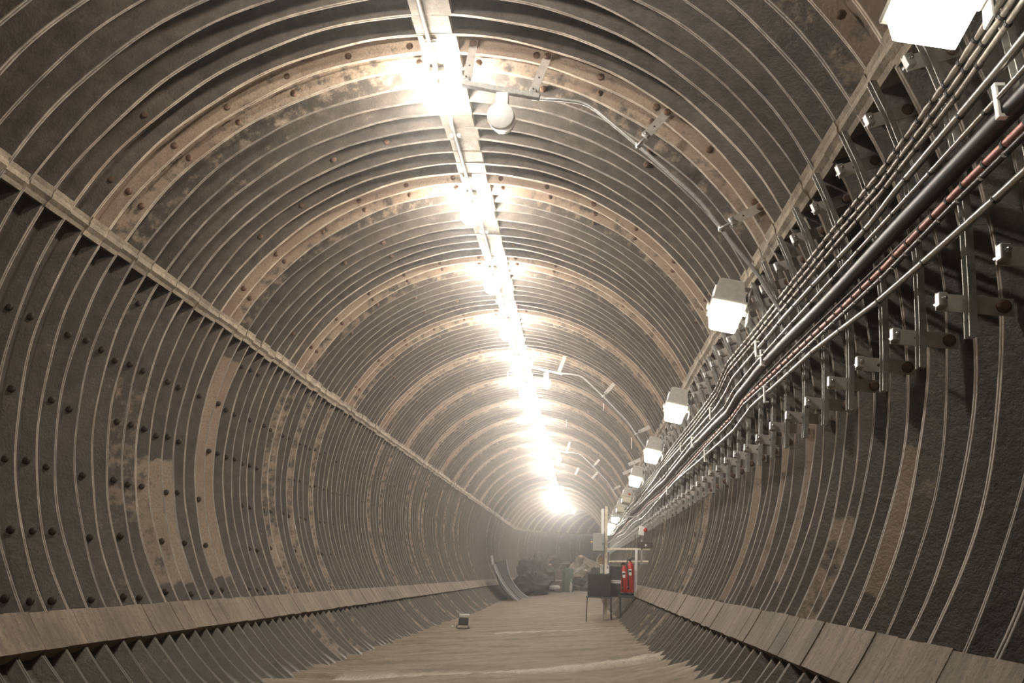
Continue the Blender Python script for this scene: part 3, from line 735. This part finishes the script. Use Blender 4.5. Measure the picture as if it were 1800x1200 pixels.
blob('tarpaulin', 955, 990, 38.6, .95, .5, .17, 'sheet_tan', 'crumpled brown sheet on top of the heap at the bend', 'tarpaulin', 6, 24, 1.3)
blob('tarpaulin', 1000, 995, 38.9, .75, .5, .15, 'rubble_brown', 'flat dusty sheet on top of the heap above the green locker', 'tarpaulin', 8, 24, 1.1)
blob('sack', 1021, 979.5, 38.6, .16, .2, .11, 'sheet_tan', 'tan sack on top of the heap right of the locker', 'sack', 7, 12, .3)
blob('white_rag', 975, 1032, 33.4, .20, .15, .08, 'rag_white', 'crumpled white rag on the dark heap', 'rag', 9, 12, .9)
blob('white_rag', 1004, 1032, 35.0, .06, .08, .2, 'rag_white', 'pale hanging rag beside the green locker', 'rag', 10, 12, .7)
q = at(1000, 1022, 36); o = thing('metal_locker', 'dark green metal locker standing in the debris at the bend', 'locker', (q.x, 36, fz(q.x)))
hh = at(1000, 998, 36).z-fz(q.x)
b = MB(); b.box((0, 0, hh/2), (.36, .4, hh), 'locker_green', bev=.01); b.build('body', o)
b = MB(); b.box((0, -.21, hh/2), (.32, .02, hh-.06), 'locker_green', bev=.004); d_ = b.build('door', o)
b = MB(); b.box((.12, -.225, hh*.5), (.02, .02, .12), 'galvanised'); b.build('handle', d_)
q = at(982, 1020, 36.2); o = thing('crate', 'grey crate with a lighter front left of the green locker', 'crate', (q.x, 36.2, fz(q.x)))
b = MB(); h2 = at(982, 1002, 36.2).z-fz(q.x); b.box((0, 0, h2/2), (.32, .4, h2), 'brown_steel', bev=.01); b.build('body', o)
b = MB(); b.box((0, -.205, h2*.55), (.30, .01, .04), 'panel_edge'); b.build('shelf_edge', o)
rp = random.Random(3)
lab_p = ['leaning left', 'lying flat', 'leaning right', 'crossing behind', 'short one at the foot', 'long one at the back', 'steep one by the table', 'low one by the locker', 'top one', 'bottom one']
for k in range(10):
    px = [950, 985, 1015, 1030, 1040, 1048, 1036, 1010, 968, 945][k]; py = [1000, 995, 1003, 1012, 1006, 1010, 1020, 1028, 1015, 1012][k]
    q = at(px, py, 37.2+rp.uniform(-.6, .6)); L2 = rp.uniform(.4, .9); a_ = rp.uniform(-1.2, 1.2)
    b = MB(); b.box((0, 0, 0), (L2, .05, .045), ['timber_pale', 'rubble_brown', 'panel_edge', 'sheet_tan'][k % 4], Matrix.Rotation(a_, 3, 'Y'), .004)
    o = b.build('broken_plank', label='broken plank sticking out of the debris heap at the bend, ' + lab_p[k], category='plank', group='planks in the debris heap'); o.location = q

# ------------------------------------------------------------------ thin tunnel haze, forward scatter added to stand in for lens bloom round the lamps
m = bpy.data.materials.new('bloom_haze'); m.use_nodes = True; N = m.node_tree.nodes; L = m.node_tree.links
N.remove(N['Principled BSDF']); v = N.new('ShaderNodeVolumeScatter'); v.inputs['Density'].default_value = HAZE
v.inputs['Anisotropy'].default_value = .88; v.inputs['Color'].default_value = (1, .97, .95, 1)
L.new(v.outputs[0], N['Material Output'].inputs['Volume']); MAT['bloom_haze'] = m; m.cycles.homogeneous_volume = True
if HAZE > 0:
    b = MB(); b.box((4, 38, 2.3), (17, 84, 6.2), 'bloom_haze'); hz = b.build('haze', kind='stuff', label='thin haze all along the tunnel, added to give the lamps their bloom', category='haze')
